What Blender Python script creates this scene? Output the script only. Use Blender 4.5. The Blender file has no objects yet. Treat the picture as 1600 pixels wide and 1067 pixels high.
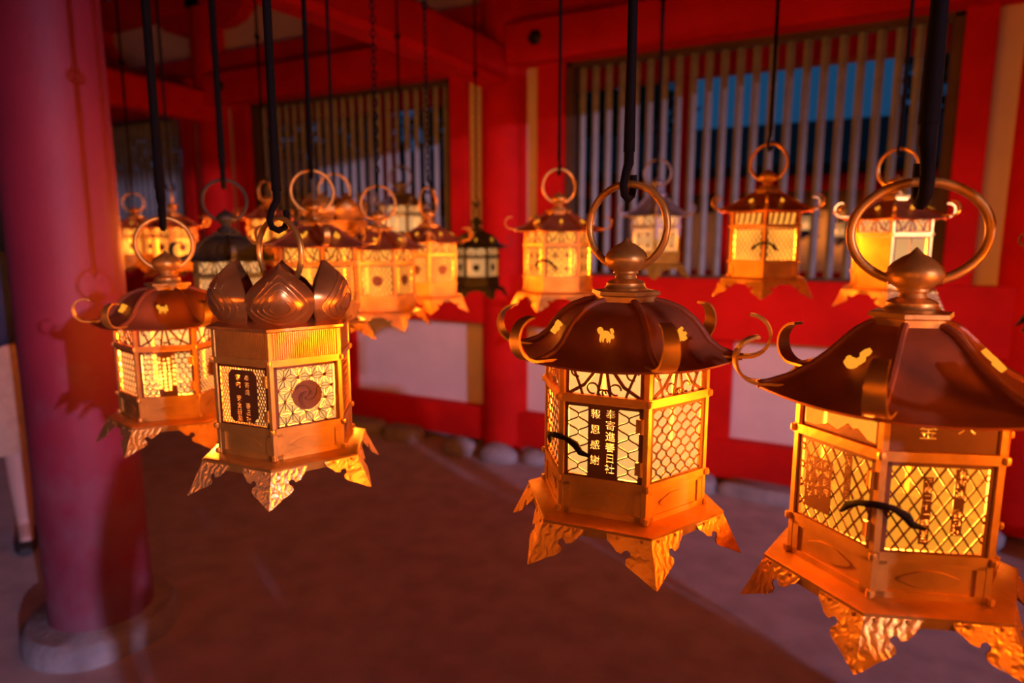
import bpy, bmesh, math, random
from mathutils import Vector, Matrix
rnd = random.Random(7)
scene = bpy.context.scene
COL = scene.collection
PI = math.pi
def R_(d): return math.radians(d)

# ------------------------------------------------------------------ camera
FPX, IW, IH = 1042.0, 1600.0, 1067.0
YAW, PITCH, EYE = R_(28.0), R_(8.8), 1.5
cam_d = bpy.data.cameras.new('camera'); cam = bpy.data.objects.new('camera', cam_d); COL.objects.link(cam)
cam_d.sensor_width = 36.0; cam_d.lens = FPX / IW * 36.0; cam_d.clip_start = 0.02
cam.location = (0, 0, EYE); cam.rotation_euler = (PI/2 - PITCH, 0, YAW)
cam_d.dof.use_dof = True; cam_d.dof.focus_distance = 0.86; cam_d.dof.aperture_fstop = 2.8
scene.camera = cam
F0 = Vector((-math.sin(YAW), math.cos(YAW), 0)); CR = Vector((math.cos(YAW), math.sin(YAW), 0)); CZ = Vector((0, 0, 1))
CF = F0*math.cos(PITCH) - CZ*math.sin(PITCH); CU = F0*math.sin(PITCH) + CZ*math.cos(PITCH)
def at(x, y, dep):                       # photo pixel + distance -> point
    return Vector((0, 0, EYE)) + (CF + CR*((x-IW/2)/FPX) + CU*((IH/2-y)/FPX))*dep

# ------------------------------------------------------------------ world, exposure, floodlight
w = bpy.data.worlds.new('dusk'); scene.world = w; w.use_nodes = True
bg = w.node_tree.nodes['Background']; bg.inputs[0].default_value = (0.07, 0.42, 1.0, 1); bg.inputs[1].default_value = 0.11
scene.view_settings.view_transform = 'Standard'; scene.view_settings.look = 'None'
scene.view_settings.exposure = 0.0; scene.view_settings.gamma = 1.0; scene.view_settings.use_curve_mapping = False
FLOOD = Vector((16.2, -6.9, 3.9))
sd = bpy.data.lights.new('courtyard_floodlight', 'SPOT'); so = bpy.data.objects.new('courtyard_floodlight', sd); COL.objects.link(so)
sd.energy = 8500; sd.color = (0.70, 0.54, 1.0); sd.spot_size = R_(17.5); sd.spot_blend = 0.7; sd.shadow_soft_size = 0.10
so.location = FLOOD; so.rotation_euler = (Vector((-1.7, 2.7, 0.2)) - FLOOD).to_track_quat('-Z', 'Y').to_euler()
BULB_W = 102.0

# ------------------------------------------------------------------ materials
def mat(name, col, rough=0.5, metal=0.0, var=0.0, vscale=8.0, bump=0.0, bscale=60.0, col2=None):
    m = bpy.data.materials.new(name); m.use_nodes = True
    nt = m.node_tree; b = nt.nodes['Principled BSDF']
    b.inputs['Roughness'].default_value = rough; b.inputs['Metallic'].default_value = metal
    b.inputs['Base Color'].default_value = (*col, 1)
    tc = nt.nodes.new('ShaderNodeTexCoord')
    if var > 0 or col2:
        n = nt.nodes.new('ShaderNodeTexNoise'); n.inputs['Scale'].default_value = vscale; n.inputs['Detail'].default_value = 6
        nt.links.new(tc.outputs['Object'], n.inputs['Vector'])
        r = nt.nodes.new('ShaderNodeValToRGB')
        c2 = col2 or tuple(c*(1-var) for c in col)
        r.color_ramp.elements[0].position = 0.35; r.color_ramp.elements[1].position = 0.65
        r.color_ramp.elements[0].color = (*c2, 1); r.color_ramp.elements[1].color = (*col, 1)
        nt.links.new(n.outputs['Fac'], r.inputs['Fac']); nt.links.new(r.outputs['Color'], b.inputs['Base Color'])
    if bump > 0:
        n2 = nt.nodes.new('ShaderNodeTexNoise'); n2.inputs['Scale'].default_value = bscale; n2.inputs['Detail'].default_value = 5
        nt.links.new(tc.outputs['Object'], n2.inputs['Vector'])
        bp = nt.nodes.new('ShaderNodeBump'); bp.inputs['Strength'].default_value = bump; bp.inputs['Distance'].default_value = 0.01
        nt.links.new(n2.outputs['Fac'], bp.inputs['Height']); nt.links.new(bp.outputs['Normal'], b.inputs['Normal'])
    return m
def engraved(name, col, rough, metal, scale):
    m = mat(name, col, rough, metal, 0.25, 20)
    nt = m.node_tree; b = nt.nodes['Principled BSDF']; tc = nt.nodes['Texture Coordinate']
    v = nt.nodes.new('ShaderNodeTexWave'); v.wave_type = 'RINGS'; v.inputs['Scale'].default_value = scale
    v.inputs['Distortion'].default_value = 9; v.inputs['Detail'].default_value = 2; v.inputs['Detail Scale'].default_value = 1.4
    nt.links.new(tc.outputs['Object'], v.inputs['Vector'])
    bp = nt.nodes.new('ShaderNodeBump'); bp.inputs['Strength'].default_value = 0.32; bp.inputs['Distance'].default_value = 0.003
    nt.links.new(v.outputs['Fac'], bp.inputs['Height']); nt.links.new(bp.outputs['Normal'], b.inputs['Normal'])
    return m
def paper(name, col, strength, see=0.2):
    m = bpy.data.materials.new(name); m.use_nodes = True; nt = m.node_tree; nt.nodes.clear()
    out = nt.nodes.new('ShaderNodeOutputMaterial'); e = nt.nodes.new('ShaderNodeEmission'); t = nt.nodes.new('ShaderNodeBsdfTransparent')
    mx = nt.nodes.new('ShaderNodeMixShader'); mx.inputs[0].default_value = see
    n = nt.nodes.new('ShaderNodeTexNoise'); n.inputs['Scale'].default_value = 14; tc = nt.nodes.new('ShaderNodeTexCoord')
    nt.links.new(tc.outputs['Object'], n.inputs['Vector'])
    r = nt.nodes.new('ShaderNodeValToRGB'); r.color_ramp.elements[0].color = (*[c*0.8 for c in col], 1); r.color_ramp.elements[1].color = (*[min(1, c*1.15) for c in col], 1)
    nt.links.new(n.outputs['Fac'], r.inputs['Fac']); nt.links.new(r.outputs['Color'], e.inputs['Color'])
    e.inputs['Strength'].default_value = strength; t.inputs['Color'].default_value = (1, 0.92, 0.8, 1)
    nt.links.new(e.outputs[0], mx.inputs[1]); nt.links.new(t.outputs[0], mx.inputs[2]); nt.links.new(mx.outputs[0], out.inputs[0])
    return m
M = {}
M['red'] = mat('vermilion_paint', (0.66, 0.010, 0.006), 0.75, 0, 0.25, 3, 0.08, 30)
M['white'] = mat('white_plaster', (0.74, 0.66, 0.60), 0.85, 0, 0.08, 5, 0.1, 90)
M['green'] = mat('green_grey_bar_paint', (0.30, 0.34, 0.30), 0.6, 0, 0.25, 10)
M['dark_wood'] = mat('dark_stained_timber', (0.10, 0.055, 0.022), 0.7, 0, 0.3, 6)
M['ground'] = mat('packed_earth_floor', (0.50, 0.42, 0.38), 0.95, 0, 0.22, 7, 0.5, 160)
M['stone'] = mat('grey_stone', (0.36, 0.33, 0.31), 0.9, 0, 0.35, 9, 0.6, 50)
M['iron'] = mat('black_iron', (0.007, 0.0045, 0.0035), 0.8, 0.2, 0.2, 30)
M['black'] = mat('black_nail_cover', (0.012, 0.010, 0.010), 0.45, 0.5)
M['bronze'] = mat('dark_bronze', (0.34, 0.090, 0.026), 0.46, 0.35, 0.25, 22, 0.04, 90)
M['soot'] = mat('soot', (0.0012, 0.0010, 0.0010), 1.0); M['soot'].node_tree.nodes['Principled BSDF'].inputs['Specular IOR Level'].default_value = 0.0  # lightless black, keeps the bulb-lit lantern interior from showing bright
M['wire'] = mat('dark_lattice_bronze', (0.13, 0.045, 0.012), 0.5, 0.5, 0.2, 22)
M['gilt'] = mat('gilt_bronze', (0.64, 0.32, 0.055), 0.42, 0.72, 0.3, 26, 0.05, 120)
M['gold'] = mat('polished_gilt', (0.80, 0.44, 0.085), 0.33, 0.8, 0.2, 26, 0.04, 120)
M['giltfoot'] = engraved('engraved_gilt', (0.64, 0.32, 0.055), 0.42, 0.72, 40)
M['goldfoot'] = engraved('engraved_bright_gilt', (0.84, 0.50, 0.16), 0.38, 0.7, 40)
M['petal'] = engraved('engraved_lotus_bronze', (0.62, 0.27, 0.065), 0.30, 0.75, 9)
M['patina'] = mat('dark_green_patina', (0.040, 0.036, 0.022), 0.6, 0.45, 0.35, 25, 0.08, 90)
M['slate'] = mat('grey_weathered_bronze', (0.20, 0.19, 0.22), 0.5, 0.5, 0.3, 25)
M['paper'] = paper('glowing_paper', (1.0, 0.46, 0.12), 1.30)
M['paper_far'] = paper('glowing_orange_paper', (1.0, 0.33, 0.04), 1.28)
M['paper_pale'] = paper('glowing_pale_paper', (1.0, 0.43, 0.15), 0.88)
M['paper_deep'] = paper('glowing_amber_paper', (1.0, 0.30, 0.02), 1.25)
M['skin'] = mat('skin', (0.55, 0.33, 0.24), 0.55)
M['navy'] = mat('navy_cloth', (0.018, 0.026, 0.07), 0.85, 0, 0.2, 40)
M['tan'] = mat('tan_cloth', (0.48, 0.33, 0.21), 0.85, 0, 0.15, 30)
M['hair'] = mat('black_hair', (0.012, 0.010, 0.010), 0.4)
M['shoe'] = mat('dark_leather', (0.03, 0.025, 0.02), 0.5)
M['grey_cloth'] = mat('grey_cloth', (0.15, 0.15, 0.16), 0.85)
M['leaf'] = mat('dark_leaves', (0.025, 0.05, 0.02), 0.7, 0, 0.4, 10)
M['bark'] = mat('bark', (0.06, 0.045, 0.035), 0.9, 0, 0.3, 10)
M['thatch'] = mat('dark_bark_roof', (0.05, 0.04, 0.035), 0.9, 0, 0.3, 12)

for k_ in ('red', 'iron'): M[k_].node_tree.nodes['Principled BSDF'].inputs['Specular IOR Level'].default_value = 0.12
# ------------------------------------------------------------------ mesh helpers
class MB:
    def __init__(s): s.v = []; s.f = []
    def poly(s, pts):
        i = len(s.v); s.v += [tuple(p) for p in pts]; s.f.append(tuple(range(i, i+len(pts)))); return s
    def box(s, x0, x1, y0, y1, z0, z1):
        i = len(s.v)
        s.v += [(x0,y0,z0),(x1,y0,z0),(x1,y1,z0),(x0,y1,z0),(x0,y0,z1),(x1,y0,z1),(x1,y1,z1),(x0,y1,z1)]
        s.f += [tuple(i+k for k in q) for q in ((0,3,2,1),(4,5,6,7),(0,1,5,4),(1,2,6,5),(2,3,7,6),(3,0,4,7))]; return s
    def prism(s, outline, fn, d0, d1):    # outline (u,v) mapped by fn(u,v,d)
        n = len(outline); i = len(s.v)
        s.v += [tuple(fn(u, v, d0)) for u, v in outline] + [tuple(fn(u, v, d1)) for u, v in outline]
        s.f.append(tuple(range(i, i+n))); s.f.append(tuple(range(i+2*n-1, i+n-1, -1)))
        for k in range(n): s.f.append((i+k, i+n+k, i+n+(k+1) % n, i+(k+1) % n))
        return s
    def ribbon(s, pts, wd, y0, y1):        # flat bar following (x,z) points; front at y0
        for (ax, az), (bx, bz) in zip(pts[:-1], pts[1:]):
            dx, dz = bx-ax, bz-az; L = math.hypot(dx, dz)
            if L < 1e-7: continue
            nx, nz = -dz/L*wd/2, dx/L*wd/2; ex, ez = dx/L*wd*0.25, dz/L*wd*0.25
            q = [(ax-ex+nx, az-ez+nz), (bx+ex+nx, bz+ez+nz), (bx+ex-nx, bz+ez-nz), (ax-ex-nx, az-ez-nz)]
            i = len(s.v)
            s.v += [(x, y0, z) for x, z in q] + [(x, y1, z) for x, z in q]
            s.f += [(i,i+1,i+2,i+3), (i+7,i+6,i+5,i+4)] + [(i+k, i+4+k, i+4+(k+1) % 4, i+(k+1) % 4) for k in range(4)]
        return s
    def loft(s, rings, closed=True, cap=False):
        n = len(rings[0]); i = len(s.v)
        for r in rings: s.v += [tuple(p) for p in r]
        for a in range(len(rings)-1):
            for k in range(n if closed else n-1):
                k2 = (k+1) % n
                s.f.append((i+a*n+k, i+a*n+k2, i+(a+1)*n+k2, i+(a+1)*n+k))
        if cap:
            s.f.append(tuple(i+n-1-k for k in range(n))); s.f.append(tuple(i+(len(rings)-1)*n+k for k in range(n)))
        return s
    def lathe(s, prof, n=20, cx=0, cy=0, rot=0):
        return s.loft([[(cx+r*math.cos(2*PI*k/n+rot), cy+r*math.sin(2*PI*k/n+rot), z) for k in range(n)] for r, z in prof], True, True)
    def tube(s, pts, rad, n=8, cap=True):
        pts = [Vector(p) for p in pts]; rings = []; up = None
        for i, p in enumerate(pts):
            t = (pts[min(i+1, len(pts)-1)] - pts[max(i-1, 0)]).normalized()
            if up is None: up = t.orthogonal().normalized()
            up = (up - t*up.dot(t)).normalized(); sd_ = t.cross(up)
            r = rad[i] if isinstance(rad, (list, tuple)) else rad
            rings.append([p + (up*math.cos(2*PI*k/n) + sd_*math.sin(2*PI*k/n))*r for k in range(n)])
        return s.loft(rings, True, cap)
    def torus(s, c, R, r, ax='y', sx=1.0, sz=1.0, a0=0, a1=2*PI, n=40, m=8, rot=0):
        pts = []
        for k in range(n+1):
            a = a0+(a1-a0)*k/n; x, z = R*sx*math.cos(a), R*sz*math.sin(a)
            p = {'y': (x, 0, z), 'x': (0, x, z), 'z': (x, z, 0)}[ax]
            pts.append((c[0]+p[0]*math.cos(rot)-p[1]*math.sin(rot), c[1]+p[0]*math.sin(rot)+p[1]*math.cos(rot), c[2]+p[2]))
        return s.tube(pts, r, m)
    def mesh(s, name, smooth=0, bevel=0):
        me = bpy.data.meshes.new(name); me.from_pydata(s.v, [], s.f)
        bm = bmesh.new(); bm.from_mesh(me)
        bmesh.ops.recalc_face_normals(bm, faces=bm.faces)
        if bevel: bmesh.ops.bevel(bm, geom=bm.edges[:], offset=bevel, segments=2, affect='EDGES', clamp_overlap=True)
        if smooth:
            for f in bm.faces: f.smooth = True
            for e in bm.edges:
                if len(e.link_faces) == 2 and e.calc_face_angle(0) > R_(smooth): e.smooth = False
        bm.to_mesh(me); bm.free(); return me
def obj(name, me, m, parent=None, loc=None, rz=0.0, label=None):
    o = bpy.data.objects.new(name, me); COL.objects.link(o)
    if m is not None:
        if len(me.materials) == 0: me.materials.append(None)
        o.material_slots[0].link = 'OBJECT'; o.material_slots[0].material = M[m]
    if parent: o.parent = parent
    if loc: o.location = loc
    o.rotation_euler[2] = rz
    if label: o['label'] = label
    return o
def empty(name, loc, rz=0.0):
    o = bpy.data.objects.new(name, None); COL.objects.link(o); o.location = loc; o.rotation_euler[2] = rz; o.empty_display_size = 0.1
    return o
def tag(o, label, cat, group=None):
    o['label'] = label; o['category'] = cat
    if group: o['group'] = group
    return o
def struct(o): o['kind'] = 'structure'; return o
def bxo(name, m, parent, x0, x1, y0, y1, z0, z1, bevel=0.006):
    return obj(name, MB().box(x0, x1, y0, y1, z0, z1).mesh(name, 0, bevel), m, parent)

# ------------------------------------------------------------------ the corridor
WY = 4.2
fm = MB(); NX, NY = 90, 60
def gz(x, y): return 0.012*math.sin(x*1.7+y*0.9)+0.008*math.sin(y*3.1-x*0.6) - 0.02
fl = MB(); gr = [[(-14+34*i/NX, -9+26*j/NY, gz(-14+34*i/NX, -9+26*j/NY)) for i in range(NX+1)] for j in range(NY+1)]
fl.loft(gr, False)
floor = struct(obj('floor', fl.mesh('floor', 60), 'ground'))

PILX = [-11.0, -8.1, -5.2, -2.28, 0.76, 3.7]
wall = struct(empty('wall_back', (0, WY, 0)))
def wb(name, m, x0, x1, y0, y1, z0, z1, bevel=0.006):      # y relative to the plaster face, minus = towards the corridor
    o = bxo(name, m, wall, x0, x1, y0, y1, z0, z1, bevel); return o
for a, b in zip(PILX[:-1], PILX[1:]):
    mid = (a+b)/2
    wb('base_beam', 'red', a+0.12, b-0.12, -0.10, 0.1, 0.03, 0.27)
    wb('waist_beam', 'red', a+0.10, b-0.10, -0.14, 0.12, 0.90, 1.26)
    wb('lower_post', 'red', mid-0.07, mid+0.07, -0.07, 0.1, 0.25, 0.92)
    for x0, x1 in ((a+0.17, mid-0.07), (mid+0.07, b-0.17)):
        wb('lower_plaster_panel', 'white', x0, x1, 0, 0.06, 0.25, 0.92, 0)
    for x0, x1 in ((a+0.15, a+0.27), (b-0.285, b-0.15)):
        wb('side_plaster_strip', 'white', x0, x1, -0.01, 0.06, 1.24, 2.74, 0)
    wb('window_post', 'red', a+0.27, a+0.46, -0.07, 0.1, 1.24, 2.66)
    wb('window_post', 'red', b-0.42, b-0.285, -0.07, 0.1, 1.24, 2.66)
    wb('header_beam', 'red', a+0.1, b-0.1, -0.20, 0.12, 2.62, 2.86)
    wb('header_board', 'red', a, b, -0.08, 0.1, 2.86, 3.06)
    wb('upper_plaster_panel', 'white', a, b, 0, 0.06, 3.05, 3.46, 0)
    wb('wall_plate', 'red', a-0.1, b+0.1, -0.18, 0.2, 3.44, 3.66)
    # boat shaped bracket over each pillar and a strut mid bay
    br = MB(); out = [(-0.55, 0.20), (-0.55, 0.12), (-0.46, 0.04), (-0.33, 0.0), (-0.14, 0.0), (-0.14, -0.22), (0.14, -0.22), (0.14, 0.0), (0.33, 0.0), (0.46, 0.04), (0.55, 0.12), (0.55, 0.20)]
    br.prism(out, lambda u, v, d: (u, d, v), -0.12, 0.05)
    obj('boat_bracket', br.mesh('boat_bracket', 0, 0.004), 'red', wall, (b, 0, 3.27))
    st = MB(); st.prism([(-0.26, 0), (-0.24, 0.08), (-0.14, 0.16), (-0.07, 0.30), (-0.07, 0.39), (0.07, 0.39), (0.07, 0.30), (0.14, 0.16), (0.24, 0.08), (0.26, 0)], lambda u, v, d: (u, d, v), -0.10, 0.05)
    obj('frog_leg_strut', st.mesh('frog_leg_strut', 0, 0.004), 'red', wall, (mid, 0, 3.06))
# windows with upright bars
wn = 0
for a, b in zip(PILX[:-1], PILX[1:]):
    wn += 1
    x0, x1 = a+0.46, b-0.42
    wd = struct(empty('window_%d' % wn, (0, WY, 0)))
    bxo('frame', 'dark_wood', wd, x0, x0+0.05, -0.03, 0.07, 1.26, 2.62); bxo('frame', 'dark_wood', wd, x1-0.05, x1, -0.03, 0.07, 1.26, 2.62)
    bxo('sill', 'dark_wood', wd, x0, x1, -0.03, 0.07, 1.24, 1.275); bxo('lintel', 'dark_wood', wd, x0, x1, -0.03, 0.07, 2.59, 2.64)
    n = int(round((x1-x0-0.1)/0.089)); sp = (x1-x0-0.1)/n
    bm_ = MB().lathe([(0.024, 1.27), (0.024, 2.60)], 4).mesh('bar', 0, 0.002)
    for k in range(n):
        obj('bar', bm_, 'green', wd, (x0+0.05+sp*(k+0.5), 0.03, 0))
# round pillars, each on its footing stone
def pillar(x, y, r, h, label, stone_h, sr, stone_label, pm='red_worn'):
    st = MB(); rg = []
    for q, (rr, z) in enumerate(((sr*1.03, -0.05), (sr, stone_h*0.6), (sr*0.93, stone_h), (0.01, stone_h))):
        rg.append([(x+rr*(1+0.05*math.sin(3*a+q*0.3+x)+0.03*math.sin(5*a))*math.cos(a), y+rr*(1+0.05*math.sin(2*a+x))*math.sin(a), z) for a in [2*PI*k/28 for k in range(28)]])
    st.loft(rg, True, True)
    if stone_label: tag(obj('footing_stone', st.mesh('footing_stone', 50), 'stone'), stone_label, 'stone')
    p = MB().lathe([(r*1.0, stone_h-0.004), (r*1.01, 0.5), (r, 1.5), (r*0.985, 2.5), (r*0.95, h)], 48)
    o = obj('pillar', p.mesh('pillar', 40), pm, None, (x, y, 0)); tag(o, label, 'pillar'); return o
mw = mat('worn_vermilion_paint', (0.26, 0.020, 0.046), 0.6, 0, 0.2, 3, 0.12, 40)
nt = mw.node_tree; b_ = nt.nodes['Principled BSDF']; ramp0 = [n for n in nt.nodes if n.type == 'VALTORGB'][0]
tc = nt.nodes['Texture Coordinate']; n_ = nt.nodes.new('ShaderNodeTexNoise'); n_.inputs['Scale'].default_value = 5.5; n_.inputs['Detail'].default_value = 8; n_.inputs['Roughness'].default_value = 0.65
sx_ = nt.nodes.new('ShaderNodeSeparateXYZ'); nt.links.new(tc.outputs['Object'], sx_.inputs[0]); nt.links.new(tc.outputs['Object'], n_.inputs['Vector'])
mr = nt.nodes.new('ShaderNodeMapRange'); mr.inputs[1].default_value = 0.1; mr.inputs[2].default_value = 1.3; mr.inputs[3].default_value = 0.16; mr.inputs[4].default_value = -0.25
nt.links.new(sx_.outputs[2], mr.inputs[0]); ad = nt.nodes.new('ShaderNodeMath'); nt.links.new(n_.outputs['Fac'], ad.inputs[0]); nt.links.new(mr.outputs[0], ad.inputs[1])
rp = nt.nodes.new('ShaderNodeValToRGB'); rp.color_ramp.elements[0].position = 0.42; rp.color_ramp.elements[1].position = 0.85; nt.links.new(ad.outputs[0], rp.inputs[0])
mxc = nt.nodes.new('ShaderNodeMix'); mxc.data_type = 'RGBA'; nt.links.new(rp.outputs[0], mxc.inputs[0]); nt.links.new(ramp0.outputs[0], mxc.inputs[6])
mxc.inputs[7].default_value = (0.22, 0.095, 0.115, 1); nt.links.new(mxc.outputs[2], b_.inputs['Base Color']); M['red_worn'] = mw
NEARP = (-2.58, 1.40)
pillar(NEARP[0], NEARP[1], 0.178, 3.35, 'thick round vermilion pillar with worn paint at its foot, beside the lotus lantern', 0.06, 0.27, 'wide grey footing stone under the thick worn pillar')
pillar(0.70, 1.40, 0.178, 3.35, 'round vermilion pillar standing between the lantern row and the courtyard', 0.06, 0.34, 'footing stone under the pillar by the courtyard')
pillar(-5.5, 1.40, 0.178, 3.35, 'round vermilion pillar far down the courtyard side', 0.06, 0.34, 'footing stone under the far courtyard pillar')
wl = ['last round vermilion wall pillar past the distant windows', 'round vermilion wall pillar at the far end of the corridor', 'round vermilion wall pillar between the two distant barred windows', 'round vermilion wall pillar next to the wide barred window with the tie beam on it', 'round vermilion wall pillar at the end of the wide barred window', 'round vermilion wall pillar past the wide barred window']
for x, l in zip(PILX, wl):
    pillar(x, WY, 0.172, 3.45, l, 0.0, 0.30, None, 'red')
# tie beams across the corridor, purlins, rafters, ceiling
tn = 0
for xw in (-5.2, -2.29, 0.74):
    tn += 1
    tb = MB(); rings = []
    for k in range(13):
        y = 1.40+(WY-0.1-1.40)*k/12; u = k/12; x = xw-(0.14 if xw < 0 else 0.03)*(1-u)
        lift = 0.03*math.sin(PI*u); h = 0.26
        z0 = 2.49+lift; rings.append([(x-0.1, y, z0+0.03), (x-0.07, y, z0), (x+0.07, y, z0), (x+0.1, y, z0+0.03), (x+0.1, y, z0+h-0.03), (x+0.07, y, z0+h), (x-0.07, y, z0+h), (x-0.1, y, z0+h-0.03)])
    tb.loft(rings, True, True)
    struct(obj('trim_%d' % tn, tb.mesh('tie_beam', 30), 'red'))
tn += 1
struct(obj('trim_%d' % tn, MB().box(-11.4, 6, 1.28, 1.52, 3.1, 3.36).mesh('eave_beam', 0, 0.01), 'red'))
ROWS = [0.82, 2.06, 2.80, -0.70]
RZ = [3.10, 3.28, 3.36, 3.00]
RT = [0.09, 0.06, 0.045, 0.06]
for y, z, tt in zip(ROWS, RZ, RT):
    tn += 1
    struct(obj('trim_%d' % tn, MB().box(-11.4, 6, y-tt, y+tt, z, z+0.1).mesh('hanging_rail', 0, 0.005), 'red'))
def roofz(y): return 3.30 + (y-0.35)*0.115
tn += 1
struct(obj('trim_%d' % tn, MB().box(-11.4, 6, -1.31, -1.27, 2.98, 3.22).mesh('eave_board', 0, 0.005), 'red'))  # unseen board added to the eave to shade the upper wall
ce = struct(empty('ceiling', (0, 0, 0)))
c = MB()
pl = [(y, roofz(y)+0.07) for y in (-1.25, 4.3)]
c.loft([[(-11.5, pl[0][0], pl[0][1]), (6, pl[0][0], pl[0][1]), (6, pl[1][0], pl[1][1]), (-11.5, pl[1][0], pl[1][1])], [(-11.5, pl[0][0], pl[0][1]+0.05), (6, pl[0][0], pl[0][1]+0.05), (6, pl[1][0], pl[1][1]+0.05), (-11.5, pl[1][0], pl[1][1]+0.05)]], True, True)
obj('ceiling_boards', c.mesh('ceiling_boards'), 'white', ce)
raf = MB().loft([[(-0.035, y, roofz(y)), (0.035, y, roofz(y)), (0.035, y, roofz(y)+0.075), (-0.035, y, roofz(y)+0.075)] for y in (-1.27, 4.3)], True, True).mesh('rafter')
for k in range(58):
    obj('rafter', raf, 'red', ce, (-11.3+0.3*k, 0, 0))
# hexagonal nail covers on the header beam
ncm = MB().lathe([(0.045, 0), (0.05, 0.006), (0.03, 0.02), (0.014, 0.03), (0.008, 0.05), (0.001, 0.055)], 6).mesh('nail_cover', 30)
for x in (-5.2, -2.28, 0.76):
    for s in (0.32,):
        o = obj('nail_cover', ncm, 'black', wall, (x+s, -0.205, 2.75)); o.rotation_euler = (PI/2, 0, 0)
# kerb of rough stones along the foot of the wall
kx = -7.0; i = 0
while kx < 2.5:
    L = rnd.uniform(0.28, 0.62); near = min(abs(kx+L/2-p) for p in PILX) < 0.62
    dp = rnd.uniform(0.14, 0.22); hh = rnd.uniform(0.05, 0.075)
    if near: kx += 0.1; continue
    k_ = MB(); rg = []
    for q, (sc, z) in enumerate(((1.0, -0.06), (1.0, hh*0.55), (0.86, hh), (0.02, hh*1.02))):
        rg.append([(L/2*sc*(abs(math.cos(a))**0.5)*math.copysign(1, math.cos(a))*(1+0.06*math.sin(3*a+i)), dp/2*sc*(abs(math.sin(a))**0.5)*math.copysign(1, math.sin(a))*(1+0.08*math.sin(2*a+i)), z) for a in [2*PI*j/20 for j in range(20)]])
    k_.loft(rg, True, True)
    o = obj('kerb_stone', k_.mesh('kerb_stone', 45), 'stone', None, (kx+L/2, WY-0.115-dp/2, 0))
    tag(o, 'rough grey kerb stone bedded along the foot of the red wall', 'stone', 'kerb stones along the wall foot')
    kx += L+0.02; i += 1
# rough boulders at the foot of each wall pillar
for n, (x, y, s, lb) in enumerate(((-1.92, 3.93, 0.11, 'small pale rounded boulder beside the middle wall pillar'), (-2.18, 3.88, 0.145, 'largest weathered boulder at the foot of the middle wall pillar'), (-2.50, 3.90, 0.135, 'dark flat boulder at the foot of the middle wall pillar'), (0.55, 3.88, 0.14, 'boulder at the foot of the pillar ending the wide window'), (0.90, 3.88, 0.14, 'second boulder at the foot of the pillar ending the wide window'), (-5.2, 3.88, 0.16, 'boulder under the pillar between the distant windows'))):
    k_ = MB(); k_.loft([[(s*(1+0.12*math.sin(3*a+n))*math.cos(a)*math.sin(f), s*0.7*(1+0.1*math.sin(2*a+n))*math.sin(a)*math.sin(f), s*0.6*math.cos(f)) for a in [2*PI*j/18 for j in range(18)]] for f in (0.1, 0.5, 0.9, 1.3, 1.7, 2.2)], True, True)
    tag(obj('boulder', k_.mesh('boulder', 50), 'stone', None, (x, y, 0.015), 0.2*n-0.3), lb, 'stone')

# ------------------------------------------------------------------ lantern kit (z = 0 at the foot tips)
RB = 0.106; AP = RB*math.cos(PI/6); HW = RB/2
FT, BD, PN, TR = 0.052, 0.042, 0.100, 0.041        # foot, base band, panel, transom heights
Z1 = FT+0.006; Z2 = Z1+BD; Z3 = Z2+PN; Z4 = Z3+0.008+TR
IWD = RB-0.011                                      # opening width
def hexpt(r, k, z): a = -PI/2+PI/6+k*PI/3; return Vector((r*math.cos(a), r*math.sin(a), z))   # vertex k lies to the right of face k
K = {}
YF = -AP                                            # outer plane of face 0
# base plate
rf, rb = 0.133, 0.158
K['base_plate'] = MB().loft([[hexpt(r, k, z) for k in range(6)] for r, z in ((0.100, FT-0.012), (rf, FT-0.012), (rf+0.001, FT), (rf-0.003, FT+0.002), (0.108, Z1))], True, True).mesh('base_plate', 25)
K['inner_floor'] = MB().loft([[hexpt(r, k, z) for k in range(6)] for r, z in ((0.098, Z1+.001), (0.0985, Z2+.001), (0.0965, Z2+.001), (0.096, Z1+.003))], True, True).mesh('inner_floor')  # black tray added to hide bulb light on the inside of the base
# foot: two scalloped plates meeting at the corner
prof = [(0, 0), (0.054, 0), (0.053, 0.16), (0.047, 0.27), (0.044, 0.36), (0.037, 0.40), (0.034, 0.33), (0.030, 0.30), (0.0265, 0.35), (0.0275, 0.43), (0.033, 0.50), (0.034, 0.60), (0.029, 0.69), (0.021, 0.76), (0.013, 0.86), (0.004, 0.97), (0, 1.0)]
def foot_mesh(fh=1.0):
    m_ = MB(); V = hexpt(rf, 0, FT-0.002); rad = Vector((V.x, V.y, 0)).normalized(); dr = rb-rf; h = FT-0.002
    for sgn in (1, -1):
        V2 = hexpt(rf, sgn, FT-0.002); e = (V2-V).normalized(); nrm = Vector((V.x+V2.x, V.y+V2.y, 0)).normalized()
        def fn(u, v, d): return V + e*(u-dr*0.5*v) + nrm*(dr*0.866*v - d) - Vector((0, 0, h*v))
        m_.prism(prof, fn, 0.0, 0.0018)
    return m_.mesh('foot')
K['foot'] = foot_mesh()
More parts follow.
